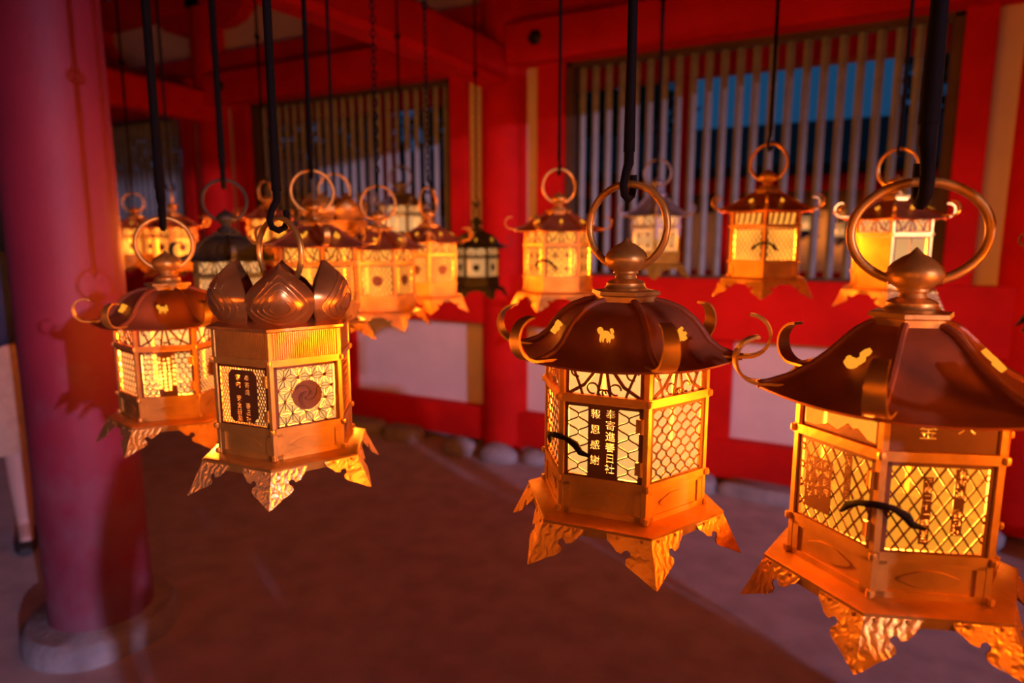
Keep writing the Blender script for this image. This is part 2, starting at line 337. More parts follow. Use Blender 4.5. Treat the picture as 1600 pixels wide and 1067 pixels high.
# base band panel (with raised border and plaque)
b = MB(); b.box(-HW, HW, YF, YF+0.003, Z1, Z2)
for x0, x1, z0, z1 in ((-HW+.004, HW-.004, Z2-.007, Z2), (-HW+.004, HW-.004, Z1, Z1+.007), (-HW+.004, -HW+.012, Z1, Z2), (HW-.012, HW-.004, Z1, Z2)): b.box(x0, x1, YF-0.0025, YF, z0, z1)
b.prism([(0.026*math.cos(a)*(1+.12*math.cos(4*a)), (Z1+Z2)/2+0.009*math.sin(a)) for a in [2*PI*k/24 for k in range(24)]], lambda u, v, d: (u, d, v), YF-0.0022, YF)
K['base_panel'] = b.mesh('base_panel')
K['post'] = MB().lathe([(0.0055, Z1), (0.0055, Z4)], 6).mesh('post')
def rail(z0, z1, t): return MB().loft([[hexpt(r, k, z) for k in range(6)] for r, z in ((RB-0.004, z0), (RB+t, z0), (RB+t, z1), (RB-0.004, z1), (RB-0.004, z0))], True, False).mesh('rail')
K['lower_rail'] = rail(Z2-0.003, Z2+0.006, 0.0035); K['upper_rail'] = rail(Z3-0.001, Z3+0.009, 0.005); K['top_rail'] = rail(Z4-0.006, Z4, 0.001)
rv = MB()
for k in range(6):
    for z in (Z1+0.004, Z2+0.0015, Z3+0.004):
        p = hexpt(RB+0.004, k, z); rv.lathe([(0.0036, z-0.0036), (0.0042, z), (0.0036, z+0.0036)], 8, p.x, p.y)
for k in range(6):
    V, V2 = hexpt(rf+0.001, k, FT-0.006), hexpt(rf+0.001, k+1, FT-0.006)
    for t in (0.08, 0.3, 0.7, 0.92):
        p = V.lerp(V2, t); rv.lathe([(0.0022, p.z-0.002), (0.0026, p.z), (0.0022, p.z+0.002)], 6, p.x, p.y)
K['rivet_heads'] = rv.mesh('rivet_heads', 40)
K['pane'] = MB().poly([(-HW+.006, YF+0.0045, Z2), (HW-.006, YF+0.0045, Z2), (HW-.006, YF+0.0045, Z4), (-HW+.006, YF+0.0045, Z4)]).mesh('pane')
# panel lattices, each inside a plain border
PX, PZ0, PZ1 = IWD/2, Z2+0.004, Z3-0.002
def border(m_, bw=0.004):
    m_.box(-HW, -PX+bw, YF-0.001, YF+0.002, PZ0, PZ1); m_.box(PX-bw, HW, YF-0.001, YF+0.002, PZ0, PZ1)
    m_.box(-PX, PX, YF-0.001, YF+0.002, PZ0, PZ0+bw); m_.box(-PX, PX, YF-0.001, YF+0.002, PZ1-bw, PZ1)
    return m_
def clipped(m_, pts, wd, x0, x1, z0, z1, y0=YF, y1=YF+0.0016, skip=None):
    cur = []
    for p in pts:
        if x0 <= p[0] <= x1 and z0 <= p[1] <= z1 and not (skip and skip(*p)): cur.append(p)
        else:
            if len(cur) > 1: m_.ribbon(cur, wd, y0, y1)
            cur = []
    if len(cur) > 1: m_.ribbon(cur, wd, y0, y1)
def ogee(m_, x0, x1, z0, z1, n=5, ratio=1.15, wd=0.0018, amp=0.085):
    p_ = (x1-x0)/n; per = p_*ratio; a_ = amp*p_
    for k in range(-int((z1-z0)/per)-2, n+int((z1-z0)/per)+3):
        for s_ in (1, -1):
            xs = x0+k*p_
            pts = [(xs+s_*((z1-z0)*i/90)/ratio - s_*a_*math.sin(4*PI*((z1-z0)*i/90)/per), z0+(z1-z0)*i/90) for i in range(91)]
            clipped(m_, pts, wd, x0-1e-6, x1+1e-6, z0, z1)
def diamond(m_, x0, x1, z0, z1, px=0.0135, ratio=1.5, wd=0.0016, skip=None):
    n = int((x1-x0+(z1-z0)/ratio)/px)+2
    for k in range(n):
        for s in (1, -1):
            xs = x0+k*px if s < 0 else x1-k*px
            pts = [(xs+s*((z1-z0)*i/60)/ratio, z0+(z1-z0)*i/60) for i in range(61)]
            clipped(m_, pts, wd, x0-1e-6, x1+1e-6, z0, z1, skip=skip)
def asanoha(m_, x0, x1, z0, z1, s=0.0205, wd=0.0009, skip=None):
    h = s*0.866
    def P(i, j): return (x0-s+i*s+(0.5*s if j % 2 else 0), z0-h+j*h)
    segs = []
    for j in range(int((z1-z0)/h)+3):
        for i in range(int((x1-x0)/s)+4):
            a, b2 = P(i, j), P(i+1, j); t1 = P(i+(j % 2), j+1); t2 = P(i+(j % 2), j-1)
            for tri in ((a, b2, t1), (a, b2, t2)):
                c0 = (sum(p[0] for p in tri)/3, sum(p[1] for p in tri)/3)
                segs += [(c0, p) for p in tri]
            segs += [(a, b2), (a, t1), (b2, t1)]
    for p, q in segs:
        clipped(m_, [(p[0]+(q[0]-p[0])*i/6, p[1]+(q[1]-p[1])*i/6) for i in range(7)], wd, x0, x1, z0, z1, skip=skip)
def hexnet(m_, x0, x1, z0, z1, s=0.0075, wd=0.0014, skip=None):
    hx = s*1.732; j = 0
    while j*1.5*s < (z1-z0)+2*s:
        for i in range(int((x1-x0)/hx)+2):
            cx, cz = x0+i*hx+(hx/2 if j % 2 else 0), z0+j*1.5*s
            for q in range(3):
                a0, a1 = PI/6+q*PI/3, PI/6+(q+1)*PI/3
                p, r = (cx+s*math.cos(a0), cz+s*math.sin(a0)), (cx+s*math.cos(a1), cz+s*math.sin(a1))
                clipped(m_, [(p[0]+(r[0]-p[0])*t/4, p[1]+(r[1]-p[1])*t/4) for t in range(5)], wd, x0, x1, z0, z1, skip=skip)
        j += 1
CZM = (PZ0+PZ1)/2
def in_disc(rr): return lambda x, z: x*x+(z-CZM)**2 < rr*rr
X0, X1, ZA, ZB = -PX+.004, PX-.004, PZ0+.004, PZ1-.004
def crest(m_, r=0.017, dots=True):
    m_.prism([(r*math.cos(a), CZM+r*math.sin(a)) for a in [2*PI*k/28 for k in range(28)]], lambda u, v, d: (u, d, v), YF-0.0015, YF+0.0015)
    if dots:
        for q in range(3):
            a0 = q*2*PI/3
            m_.ribbon([((0.003+0.011*t)*math.cos(a0+2.6*t)*r/0.017, CZM+(0.003+0.011*t)*math.sin(a0+2.6*t)*r/0.017) for t in [k/9 for k in range(10)]], 0.0032*r/0.017, YF-0.003, YF-0.0015)
    return m_
def crest_mesh(r): return crest(MB(), r).mesh('crest')
K['crest'] = crest_mesh(0.0165); K['crest_big'] = crest_mesh(0.0225)
def L_(fn, bw=0.004):
    m_ = border(MB(), bw); fn(m_); return m_.mesh('lattice')
K['lat_ogee'] = L_(lambda m_: ogee(m_, X0, X1, ZA, ZB))
K['lat_diamond'] = L_(lambda m_: diamond(m_, X0, X1, ZA, ZB))
K['lat_diamond_crest'] = L_(lambda m_: diamond(m_, X0, X1, ZA, ZB, skip=in_disc(0.0165)))
K['lat_diamond_fine'] = L_(lambda m_: diamond(m_, X0, X1, ZA, ZB, 0.009, 1.3, 0.0011, in_disc(0.0165)))
K['lat_asanoha'] = L_(lambda m_: asanoha(m_, X0, X1, ZA, ZB, skip=in_disc(0.0225)))
K['lat_hex'] = L_(lambda m_: hexnet(m_, X0, X1, ZA, ZB))
K['lat_plain'] = L_(lambda m_: m_.ribbon([(0, ZA), (0, ZB)], 0.002, YF, YF+.0015))
def flowers(m_):
    for cx in (-0.018, 0.018):
        for cz in (CZM-0.02, CZM+0.02):
            for q in range(6):
                a = q*PI/3; m_.ribbon([(cx, cz), (cx+.011*math.cos(a), cz+.011*math.sin(a))], 0.003, YF, YF+.0016)
    diamond(m_, X0, X1, ZA, ZB, 0.019, 1.0, 0.0016)
K['lat_flower'] = L_(flowers)
def solid(m_): m_.box(X0, X1, YF, YF+0.0016, ZA, ZB)
K['lat_solid'] = L_(solid)
# transom openwork
TZ0, TZ1 = Z3+0.009, Z4-0.005
def tr_vine():
    m_ = MB(); x0, x1 = -PX, PX
    m_.box(-HW, -PX+.004, YF, YF+.0018, Z3, Z4); m_.box(PX-.004, HW, YF, YF+.0018, Z3, Z4)
    for s in (1, -1):
        m_.ribbon([(s*(x1-.004), TZ0), (s*0.024, TZ0+.012), (s*0.010, TZ1-.004), (0, TZ1+.004)], 0.004, YF, YF+.0018)
        m_.ribbon([(s*0.040, TZ1), (s*0.030, TZ0+.010), (s*0.026, TZ0-.002)], 0.003, YF, YF+.0018)
        for cx, cz, r in ((s*0.014, TZ0+.008, .0065), (s*0.034, TZ1-.007, .007), (s*0.002, TZ0+.003, .004)):
            clipped(m_, [(cx+r*math.cos(a), cz+r*math.sin(a)) for a in [k*1.6*PI/14 for k in range(15)]], .0019, -PX, PX, TZ0-.002, TZ1+.004, YF, YF+.0018)
        m_.ribbon([(s*0.008, TZ0-.002), (s*0.002, TZ1)], .0035, YF, YF+.0018)
    return m_.mesh('transom')
def tr_cloud():
    m_ = MB()
    m_.box(-HW, HW, YF, YF+.0018, TZ1-.004, Z4); m_.box(-HW, -PX+.006, YF, YF+.0018, Z3, Z4); m_.box(PX-.006, HW, YF, YF+.0018, Z3, Z4)
    for k in range(5): m_.ribbon([(-0.036+k*.018, Z3), (-0.036+k*.018+.007, TZ1)], .0042, YF, YF+.0018)
    for k in range(4): m_.ribbon([(-0.027+k*.018, TZ1-.005), (-0.027+k*.018-.004, TZ0+.006)], .003, YF, YF+.0018)
    return m_.mesh('transom')
def tr_mountain():
    m_ = MB()
    m_.prism([(-HW, Z3), (HW, Z3), (HW, Z3+.011), (.034, Z3+.013), (.022, Z3+.022), (.016, Z3+.020), (.010, Z3+.024), (-.002, Z3+.014), (-.016, Z3+.018), (-.030, Z3+.012), (-HW, Z3+.012)], lambda u, v, d: (u, d, v), YF, YF+.0018)
    m_.box(-HW, -PX+.003, YF, YF+.0018, Z3, Z4); m_.box(PX-.003, HW, YF, YF+.0018, Z3, Z4)
    return m_.mesh('transom')
def tr_ribbed():
    m_ = MB(); m_.box(-HW, HW, YF-.001, YF+.0018, Z3, Z4)
    n = 30
    for k in range(n): x = -PX+IWD*(k+.5)/n; m_.box(x-.0008, x+.0008, YF-.0025, YF-.001, TZ0, Z4)
    return m_.mesh('transom')
K['tr_vine'] = tr_vine(); K['tr_cloud'] = tr_cloud(); K['tr_mountain'] = tr_mountain(); K['tr_ribbed'] = tr_ribbed()
# cut-out lettering: a thin plate whose characters are real holes
def glyph_splines(ch, size):
    cu = bpy.data.curves.new('t', 'FONT'); cu.body = ch; cu.size = size; cu.resolution_u = 2; cu.align_x = 'CENTER'
    o = bpy.data.objects.new('t', cu); COL.objects.link(o)
    for q in bpy.context.selected_objects: q.select_set(False)
    o.select_set(True); bpy.context.view_layer.objects.active = o
    bpy.ops.object.convert(target='CURVE'); o = bpy.context.view_layer.objects.active
    res = []
    for s in o.data.splines:
        pts = []
        bp = s.bezier_points
        if len(bp) == 0: continue
        from mathutils import geometry
        for i in range(len(bp)):
            a, b2 = bp[i], bp[(i+1) % len(bp)]
            sg = geometry.interpolate_bezier(a.co, a.handle_right, b2.handle_left, b2.co, 3)
            pts += [(p.x, p.y) for p in sg[:-1]]
        res.append(pts)
    c_ = o.data; bpy.data.objects.remove(o); bpy.data.curves.remove(c_)
    return res
GC = {}
def glyph(ch):
    if ch not in GC: GC[ch] = glyph_splines(ch, 1.0)
    return GC[ch]
def plate_mesh(outline, columns, y, th, extra=(), holes=True):
    """outline (x,z); columns = [(x, ztop, size, pitch, text)] -> mesh with real holes (or letters only)"""
    cu = bpy.data.curves.new('plate', 'CURVE'); cu.dimensions = '2D'; cu.fill_mode = 'BOTH'; cu.extrude = th/2
    def sp(pts):
        s = cu.splines.new('POLY'); s.points.add(len(pts)-1)
        for p, q in zip(s.points, pts): p.co = (q[0], q[1], 0, 1)
        s.use_cyclic_u = True
    if holes: sp(outline)
    for x, zt, size, pitch, text in columns:
        for i, ch in enumerate(text):
            if ch == ' ': continue
            for s in glyph(ch): sp([(x+px*size, zt-size*0.85-i*pitch+pz*size) for px, pz in s])
    for s in extra: sp(s)
    o = bpy.data.objects.new('plate', cu); COL.objects.link(o); bpy.context.view_layer.update()
    me = bpy.data.meshes.new_from_object(o.evaluated_get(bpy.context.evaluated_depsgraph_get()))
    bpy.data.objects.remove(o); bpy.data.curves.remove(cu)
    for v in me.vertices: v.co = (v.co.x, y-v.co.z, v.co.y)
    me.materials.clear(); return me
def rectp(x0, x1, z0, z1): return [(x0, z0), (x1, z0), (x1, z1), (x0, z1)]
def cusp(x0, x1, z0, z1, c_=0.008):
    pts = []
    for cx, cz, a0 in ((x1, z0, PI), (x1, z1, -PI/2), (x0, z1, 0), (x0, z0, PI/2)): pass
    pts = [(x0+c_, z0), (x1-c_, z0)] + [(x1-c_*math.cos(t), z0+c_*math.sin(t)) for t in (0.5, 1.0)] + [(x1, z0+c_), (x1, z1-c_), (x1-c_*0.5, z1-c_*0.35), (x1-c_, z1), (x0+c_, z1), (x0+c_*0.5, z1-c_*0.35), (x0, z1-c_), (x0, z0+c_), (x0+c_*0.5, z0+c_*0.35)]
    return pts
# text plates
K['plate_A'] = plate_mesh(rectp(-0.0185, 0.0185, ZA-.001, ZB+.001), [(0.0092, ZB-.001, 0.0125, 0.0134, '奉寄進春日社'), (-0.0092, ZB-.002, 0.0125, 0.0190, '報恩感謝')], YF-.0004, 0.0014)
K['lat_A'] = L_(lambda m_: [ogee(m_, x0, x1, ZA, ZB, 1, 0.85, 0.0015, 0.085) for x0, x1 in ((X0, -0.0185), (0.0185, X1))])
K['plate_B'] = plate_mesh(rectp(X0+.007, X0+.041, ZA+.012, ZB-.016), [(X0+.0345, ZB-.0165, 0.0090, 0.0098, '西城医院'), (X0+.024, ZB-.018, 0.0090, 0.0112, '西城美和'), (X0+.0130, ZB-.0165, 0.0090, 0.0098, '西城千代子')], YF-.0008, 0.0012)
K['strip_B1'] = plate_mesh(rectp(0.013, 0.0205, ZB-.048, ZB), [(0.01675, ZB-.001, 0.0074, 0.0078, '京都市左京区')], YF-.0008, 0.0012)
K['strip_B2'] = plate_mesh(rectp(0.014, 0.0235, ZB-.066, ZB-.001), [(0.01875, ZB-.002, 0.0090, 0.0096, '奉寄進 春日社')], YF-.0008, 0.0012)
K['strip_B3'] = plate_mesh(rectp(-0.014, -0.0055, ZB-.078, ZB-.010), [(-0.00975, ZB-.0105, 0.0078, 0.0083, '平成二十一年吉日')], YF-.0008, 0.0012)
K['tr_B'] = plate_mesh([(-HW, Z3), (HW, Z3), (HW, Z4-.008), (.02, Z4-.001), (.0, Z4-.006), (-.02, Z4-.012), (-HW, Z4-.009)], [(-0.014, Z4-.012, 0.017, 0.02, '金'), (0.020, Z4-.006, 0.017, 0.02, '大')], YF, 0.0016)
K['plate_C'] = plate_mesh(cusp(-0.027, 0.027, ZA+.003, ZB-.003), [(0.0085, ZB-.010, 0.0098, 0.0105, '奉寄進 春日社'), (-0.0085, ZB-.010, 0.0098, 0.0105, '家内 安全祈願')], YF-.0006, 0.0014)
K['lat_C'] = L_(lambda m_: diamond(m_, X0, X1, ZA, ZB, 0.005, 2.0, 0.0007, skip=lambda x, z: abs(x) < .026 and abs(z-CZM) < .036))
def join_meshes(ms, name):
    bm_ = bmesh.new()
    for m_ in ms: bm_.from_mesh(m_)
    me = bpy.data.meshes.new(name); bm_.to_mesh(me); bm_.free(); return me
def tiled_plate(cols, z0, z1, hw_, y, th):       # one small plate per character, so each cut-out stays clean
    ms = []
    for x, zt, size, pitch, text in cols:
        ze = zt-0.0006; ms.append(plate_mesh(rectp(x-hw_, x+hw_, ze, z1), [], y, th))
        for i_, ch in enumerate(text):
            a_, b3 = zt-0.0006-(i_+1)*pitch, zt-0.0006-i_*pitch
            m_ = plate_mesh(rectp(x-hw_, x+hw_, a_, b3), [(x, b3, size, pitch, ch)], y, th)
            ar = sum(p.area for p in m_.polygons if p.normal.y < -0.9)/((b3-a_)*2*hw_)
            if not 0.5 < ar < 0.95: m_ = plate_mesh(rectp(x-hw_, x+hw_, a_, b3), [(x, b3, size, pitch, '日')], y, th)
            ms.append(m_)
        ms.append(plate_mesh(rectp(x-hw_, x+hw_, z0, zt-0.0006-len(text)*pitch), [], y, th))
    return join_meshes(ms, 'plate')
K['plate_D'] = tiled_plate([(0.0124, ZB-.004, 0.0074, 0.0090, '奉寄進春日大社'), (0.0041, ZB-.008, 0.0068, 0.0076, '昭和五十年三月吉日'), (-0.0041, ZB-.009, 0.0068, 0.0076, '大和高畑町安全祈願'), (-0.0124, ZB-.007, 0.0070, 0.0082, '家内安全祈願成就')], ZA-.001, ZB+.001, .00413, YF-.0004, 0.0014)
K['lat_D'] = L_(lambda m_: [hexnet(m_, x0, x1, ZA, ZB, 0.0066, 0.0022) for x0, x1 in ((X0, -0.0165), (0.0165, X1))])
# roofs
def roof_mesh(pf, rise, name='roof', th=0.003, n=8):
    m_ = MB()
    def pt(r, z, k, t, sag):
        a, b2 = hexpt(r, k, z), hexpt(r, k+1, z); p = a.lerp(b2, t); c_ = (2*t-1)**2
        p.z += rise*sag*(c_-1)*1.0; return p
    for dz in (0, -th):
        rings = []
        for i, (r, z) in enumerate(pf):
            s = max(0, (i/(len(pf)-1)))**3
            rings.append([pt(r - (0.002 if dz else 0), z+dz, k, t/n, s) for k in range(6) for t in range(n)])
        m_.loft(rings)
        if dz == 0: last = rings[-1]; first = rings[0]
        else: m_.loft([last, rings[-1]]); m_.loft([first, rings[0]])
    return m_.mesh(name, 28)
DOME = [(0.036, .080), (0.052, .077), (0.070, .069), (0.086, .055), (0.097, .040), (0.106, .025), (0.118, .014), (0.134, .007), (0.146, .004)]
FLARE = [(0.034, .085), (0.040, .083), (0.052, .075), (0.064, .062), (0.078, .046), (0.095, .030), (0.116, .016), (0.138, .007), (0.152, .003)]
LOW = [(0.034, .058), (0.046, .055), (0.062, .046), (0.080, .034), (0.098, .022), (0.118, .012), (0.136, .006), (0.146, .004)]
def interp(pf, s):
    x = s*(len(pf)-1); i = min(int(x), len(pf)-2); t = x-i
    return pf[i][0]*(1-t)+pf[i+1][0]*t, pf[i][1]*(1-t)+pf[i+1][1]*t
DOME = [(r, z*0.86) for r, z in DOME]; FLARE = [(r, z*0.88) for r, z in FLARE]; LOW = [(r, z*0.90) for r, z in LOW]
for nm, pf in (('dome', DOME), ('flare', FLARE), ('low', LOW)):
    K['roof_'+nm] = roof_mesh([(r, z+Z4-.002) for r, z in pf], 0.005)
    K['rib_'+nm] = MB().tube([hexpt(r+.001, 0, z+Z4-.001) for r, z in pf], 0.0042, 8).mesh('roof_rib', 40)
    r0, z0 = pf[0]
    K['collar_'+nm] = MB().loft([[hexpt(r, k, Z4+z0+z) for k in range(6)] for r, z in ((r0+.004, -.008), (r0+.004, .004), (r0+.009, .006), (r0+.008, .0105), (r0-.008, .012))], True, True).mesh('collar', 25)
    zc = Z4+z0+.010
    fp = [(0.026, 0), (0.027, .004), (0.0245, .007), (0.0245, .011), (0.021, .014), (0.014, .017), (0.0125, .022), (0.016, .0245), (0.0155, .027), (0.021, .031), (0.0262, .038), (0.0275, .044), (0.0255, .051), (0.0205, .057), (0.013, .063), (0.006, .067), (0.003, .071), (0.0004, .074)]
    fs_ = 0.8 if nm == 'low' else 0.92
    K['finial_'+nm] = MB().lathe([(r*(0.9 if nm == 'low' else 1), zc+z*fs_) for r, z in fp], 28).mesh('finial', 45)
    K['ringz_'+nm] = zc+0.042*fs_
# ring: hangs from the ball, centre .055 above it
def ring_mesh(R=0.052, r=0.0046, sx=1.0, up=0.052):
    a0 = math.asin(-min(0.97, up/R)) if up < R else -1.3
    m_ = MB(); m_.torus((0, 0, up), R, r, 'y', sx, 1.0, -1.18, PI+1.18, 44, 10)
    for s in (1, -1):
        x = s*R*sx*math.cos(-1.18); m_.tube([(x, 0, up+R*math.sin(-1.18)), (x*0.55, 0, -.004)], 0.006, 8)
    return m_.mesh('ring', 50)
K['ring'] = ring_mesh(0.053, 0.0046, 1.0, 0.042); K['ring_wide'] = ring_mesh(0.052, 0.0050, 1.22, 0.044); K['ring_big'] = ring_mesh(0.060, 0.0046, 1.0, 0.052)
# curled fern hook at each roof corner
def hook_mesh(R=0.024, a1=3.6, w_=0.0165, lift=0.004):
    m_ = MB(); V = hexpt(1.0, 0, 0); rad = Vector((V.x, V.y, 0)); tan = Vector((-V.y, V.x, 0)); base = 0.140
    path = [(base-0.016, lift-.001), (base, lift), (base+.012, lift)]
    n = 16
    for k in range(1, n+1):
        a = a1*k/n; q = R*(1-0.12*k/n); path.append((base+.012+q*math.sin(a), lift+R-q*math.cos(a)))
    rings = []
    for i, (r, z) in enumerate(path):
        p0, p1 = path[max(i-1, 0)], path[min(i+1, len(path)-1)]
        t = Vector((p1[0]-p0[0], p1[1]-p0[1])).normalized(); nn = Vector((-t.y, t.x))*0.0016
        ww = w_/2*(1-0.45*i/len(path))
        P = rad*r+Vector((0, 0, Z4+z)); N = rad*nn.x+Vector((0, 0, nn.y))
        rings.append([P+tan*ww+N, P-tan*ww+N, P-tan*ww-N, P+tan*ww-N])
    m_.loft(rings, True, True); return m_.mesh('corner_hook', 35)
K['hook'] = hook_mesh(); K['hook_thin'] = hook_mesh(0.020, 3.4, 0.010); K['hook_big'] = hook_mesh(0.027, 3.1, 0.024)
# latch: dark bent bolt across the corner post
YL = -RB-0.003
K['latch'] = MB().tube([(-.034, YL+.013, CZM-.016), (-.027, YL+.008, CZM-.006), (-.016, YL-.001, CZM+.002), (0, YL-.008, CZM+.006), (.014, YL-.002, CZM+.004), (.024, YL+.005, CZM-.003), (.030, YL+.008, CZM-.012), (.040, YL+.015, CZM-.016)], [.0018, .0042, .0032, .0036, .0032, .0050, .0040, .0016], 8).mesh('latch', 50)
def hinge_mesh():
    m_ = MB(); z = CZM; m_.box(HW-.013, HW-.001, YF-.0032, YF-.001, z-.008, z+.008); m_.lathe([(.0026, z-.009), (.0026, z+.009)], 8, HW-.006, YF-.003)
    return m_.mesh('hinge')
K['hinge'] = hinge_mesh()
# raised emblems on the roof slope; their glow stands in for light through cut-outs
def emblem_mesh(pf, kind):
    r1, z1 = interp(pf, 0.38); r2, z2 = interp(pf, 0.70)
    c30 = math.cos(PI/6); d = Vector((r2*c30-r1*c30, z2-z1)); L = d.length; d /= L
    def fn(u, v, q):
        s = v; r = r1*c30+d.x*s - d.y*q; z = z1+d.y*s + d.x*q
        return (u, -(r), z+Z4)
    m_ = MB(); S = 0.0105
    def pol(pts): m_.prism([(S*x, L/2-S*y) for x, y in pts], fn, 0.0062, 0.0006)
    def disc(cx, cy, r, n=12, ex=1.0): pol([(cx+r*ex*math.cos(2*PI*k/n), cy+r*math.sin(2*PI*k/n)) for k in range(n)])
    if kind == 'flame':
        disc(0, -0.5, 0.55, 14, 1.25); disc(-0.45, -0.1, 0.3)
        pol([(0.15, -0.3), (0.6, 0.2), (0.3, 0.7), (0.5, 1.2), (0.9, 1.5), (0.95, 1.05), (0.75, 0.7), (1.0, 0.2), (0.75, -0.4)])
    elif kind == 'deer':
        disc(0, 0, 0.36, 12, 1.5); disc(0.62, 0.5, 0.2); disc(-0.7, 0.45, 0.34); disc(0.75, -0.15, 0.22)
        for x in (-0.5, -0.2, 0.3, 0.55): pol([(x-.07, -.15), (x+.07, -.15), (x+.04, -.9), (x-.04, -.9)])
    else:
        disc(-0.2, 0, 0.4, 10, 0.8); pol([(0.0, -0.6), (0.4, -0.2), (0.35, 0.7), (0.05, 1.1), (-0.2, 0.4)])
    return m_.mesh('roof_emblem')
for nm, pf in (('dome', DOME), ('flare', FLARE), ('low', LOW)):
    for kd in ('flame', 'deer', 'leaf'): K['emb_%s_%s' % (nm, kd)] = emblem_mesh(pf, kd)
# lotus crown
def lotus_petal(hgt=0.098, hw=0.049, r0=0.082, zb=0.0):
    m_ = MB(); nu, nv = 14, 16; layers = []
    V = hexpt(1, 0, 0); rad = Vector((V.x, V.y, 0)); tan = Vector((-V.y, V.x, 0))
    for off in (0, -0.0022):
        rings = []
        for j in range(nv+1):
            t = j/nv
            wdt = hw*(math.sin(PI/2*(0.30+0.70*min(1, t/0.40)))**0.8 if t < 0.40 else ((1+math.cos(PI*((t-0.40)/0.60)**1.15))/2)**0.72*0.995+0.005*(1-t))+0.0004
            rr = r0 + 0.040*math.sin(PI*min(1, t*0.92))**0.75 - 0.016*t
            z = zb + hgt*t
            row = []
            for i in range(nu+1):
                s = 2*i/nu-1
                bulge = -0.030*s*s*(math.sin(PI*min(1, t*0.95+0.03))**0.6)
                row.append(rad*(rr+bulge+off) + tan*(wdt*s) + Vector((0, 0, z)))
            rings.append(row)
        m_.loft(rings, False); layers.append(rings)
    def surf(s, t):
        jj = min(nv-1e-6, max(0, t*nv)); ii = min(nu-1e-6, max(0, (s+1)/2*nu)); j0, i0 = int(jj), int(ii); fj, fi = jj-j0, ii-i0
        L0 = layers[0]; p = (L0[j0][i0]*(1-fi)+L0[j0][i0+1]*fi)*(1-fj)+(L0[j0+1][i0]*(1-fi)+L0[j0+1][i0+1]*fi)*fj
        return p + rad*0.0006
    for sc in (0.84, 0.66, 0.48, 0.30):
        m_.tube([surf(sc*math.sin(q)*(1-0.25*max(0, -math.cos(q))), 0.34-0.30*sc*math.cos(q) if math.cos(q) > 0 else 0.34+0.58*sc*(-math.cos(q))**1.3) for q in [2*PI*k/36 for k in range(37)]], 0.0011, 5)
    for sg in (1, -1):
        for q0 in (0.25, 0.5):
            m_.tube([surf(sg*(q0+0.12*k/8*(1-k/8)), 0.62+0.10*(k/8)*(1.6-q0)) for k in range(9)], 0.0008, 4)
    a, b2 = layers
    edge = lambda L2: [r[0] for r in L2] + L2[-1][1:] + [r[-1] for r in L2][::-1][1:]
    m_.loft([edge(a), edge(b2)], False); return m_.mesh('lotus_petal', 60)
ZP = Z4+0.002
K['lotus_petal'] = lotus_petal(zb=ZP)
K['lotus_inner'] = MB().loft([[hexpt(r, k, ZP+z) for k in range(6)] for r, z in ((0.104, -.003), (0.116, 0), (0.116, .004), (0.095, .010), (0.07, .022), (0.04, .030), (0.026, .034), (0.02, .038))], True, True).mesh('crown_dome', 30)
K['lotus_finial'] = MB().lathe([(r, ZP+.034+z) for r, z in ((0.022, 0), (0.023, .005), (0.016, .009), (0.013, .018), (0.020, .022), (0.0265, .031), (0.0265, .038), (0.021, .047), (0.010, .055), (0.0005, .062))], 26).mesh('finial', 45)
K['ringz_lotus'] = ZP+.069

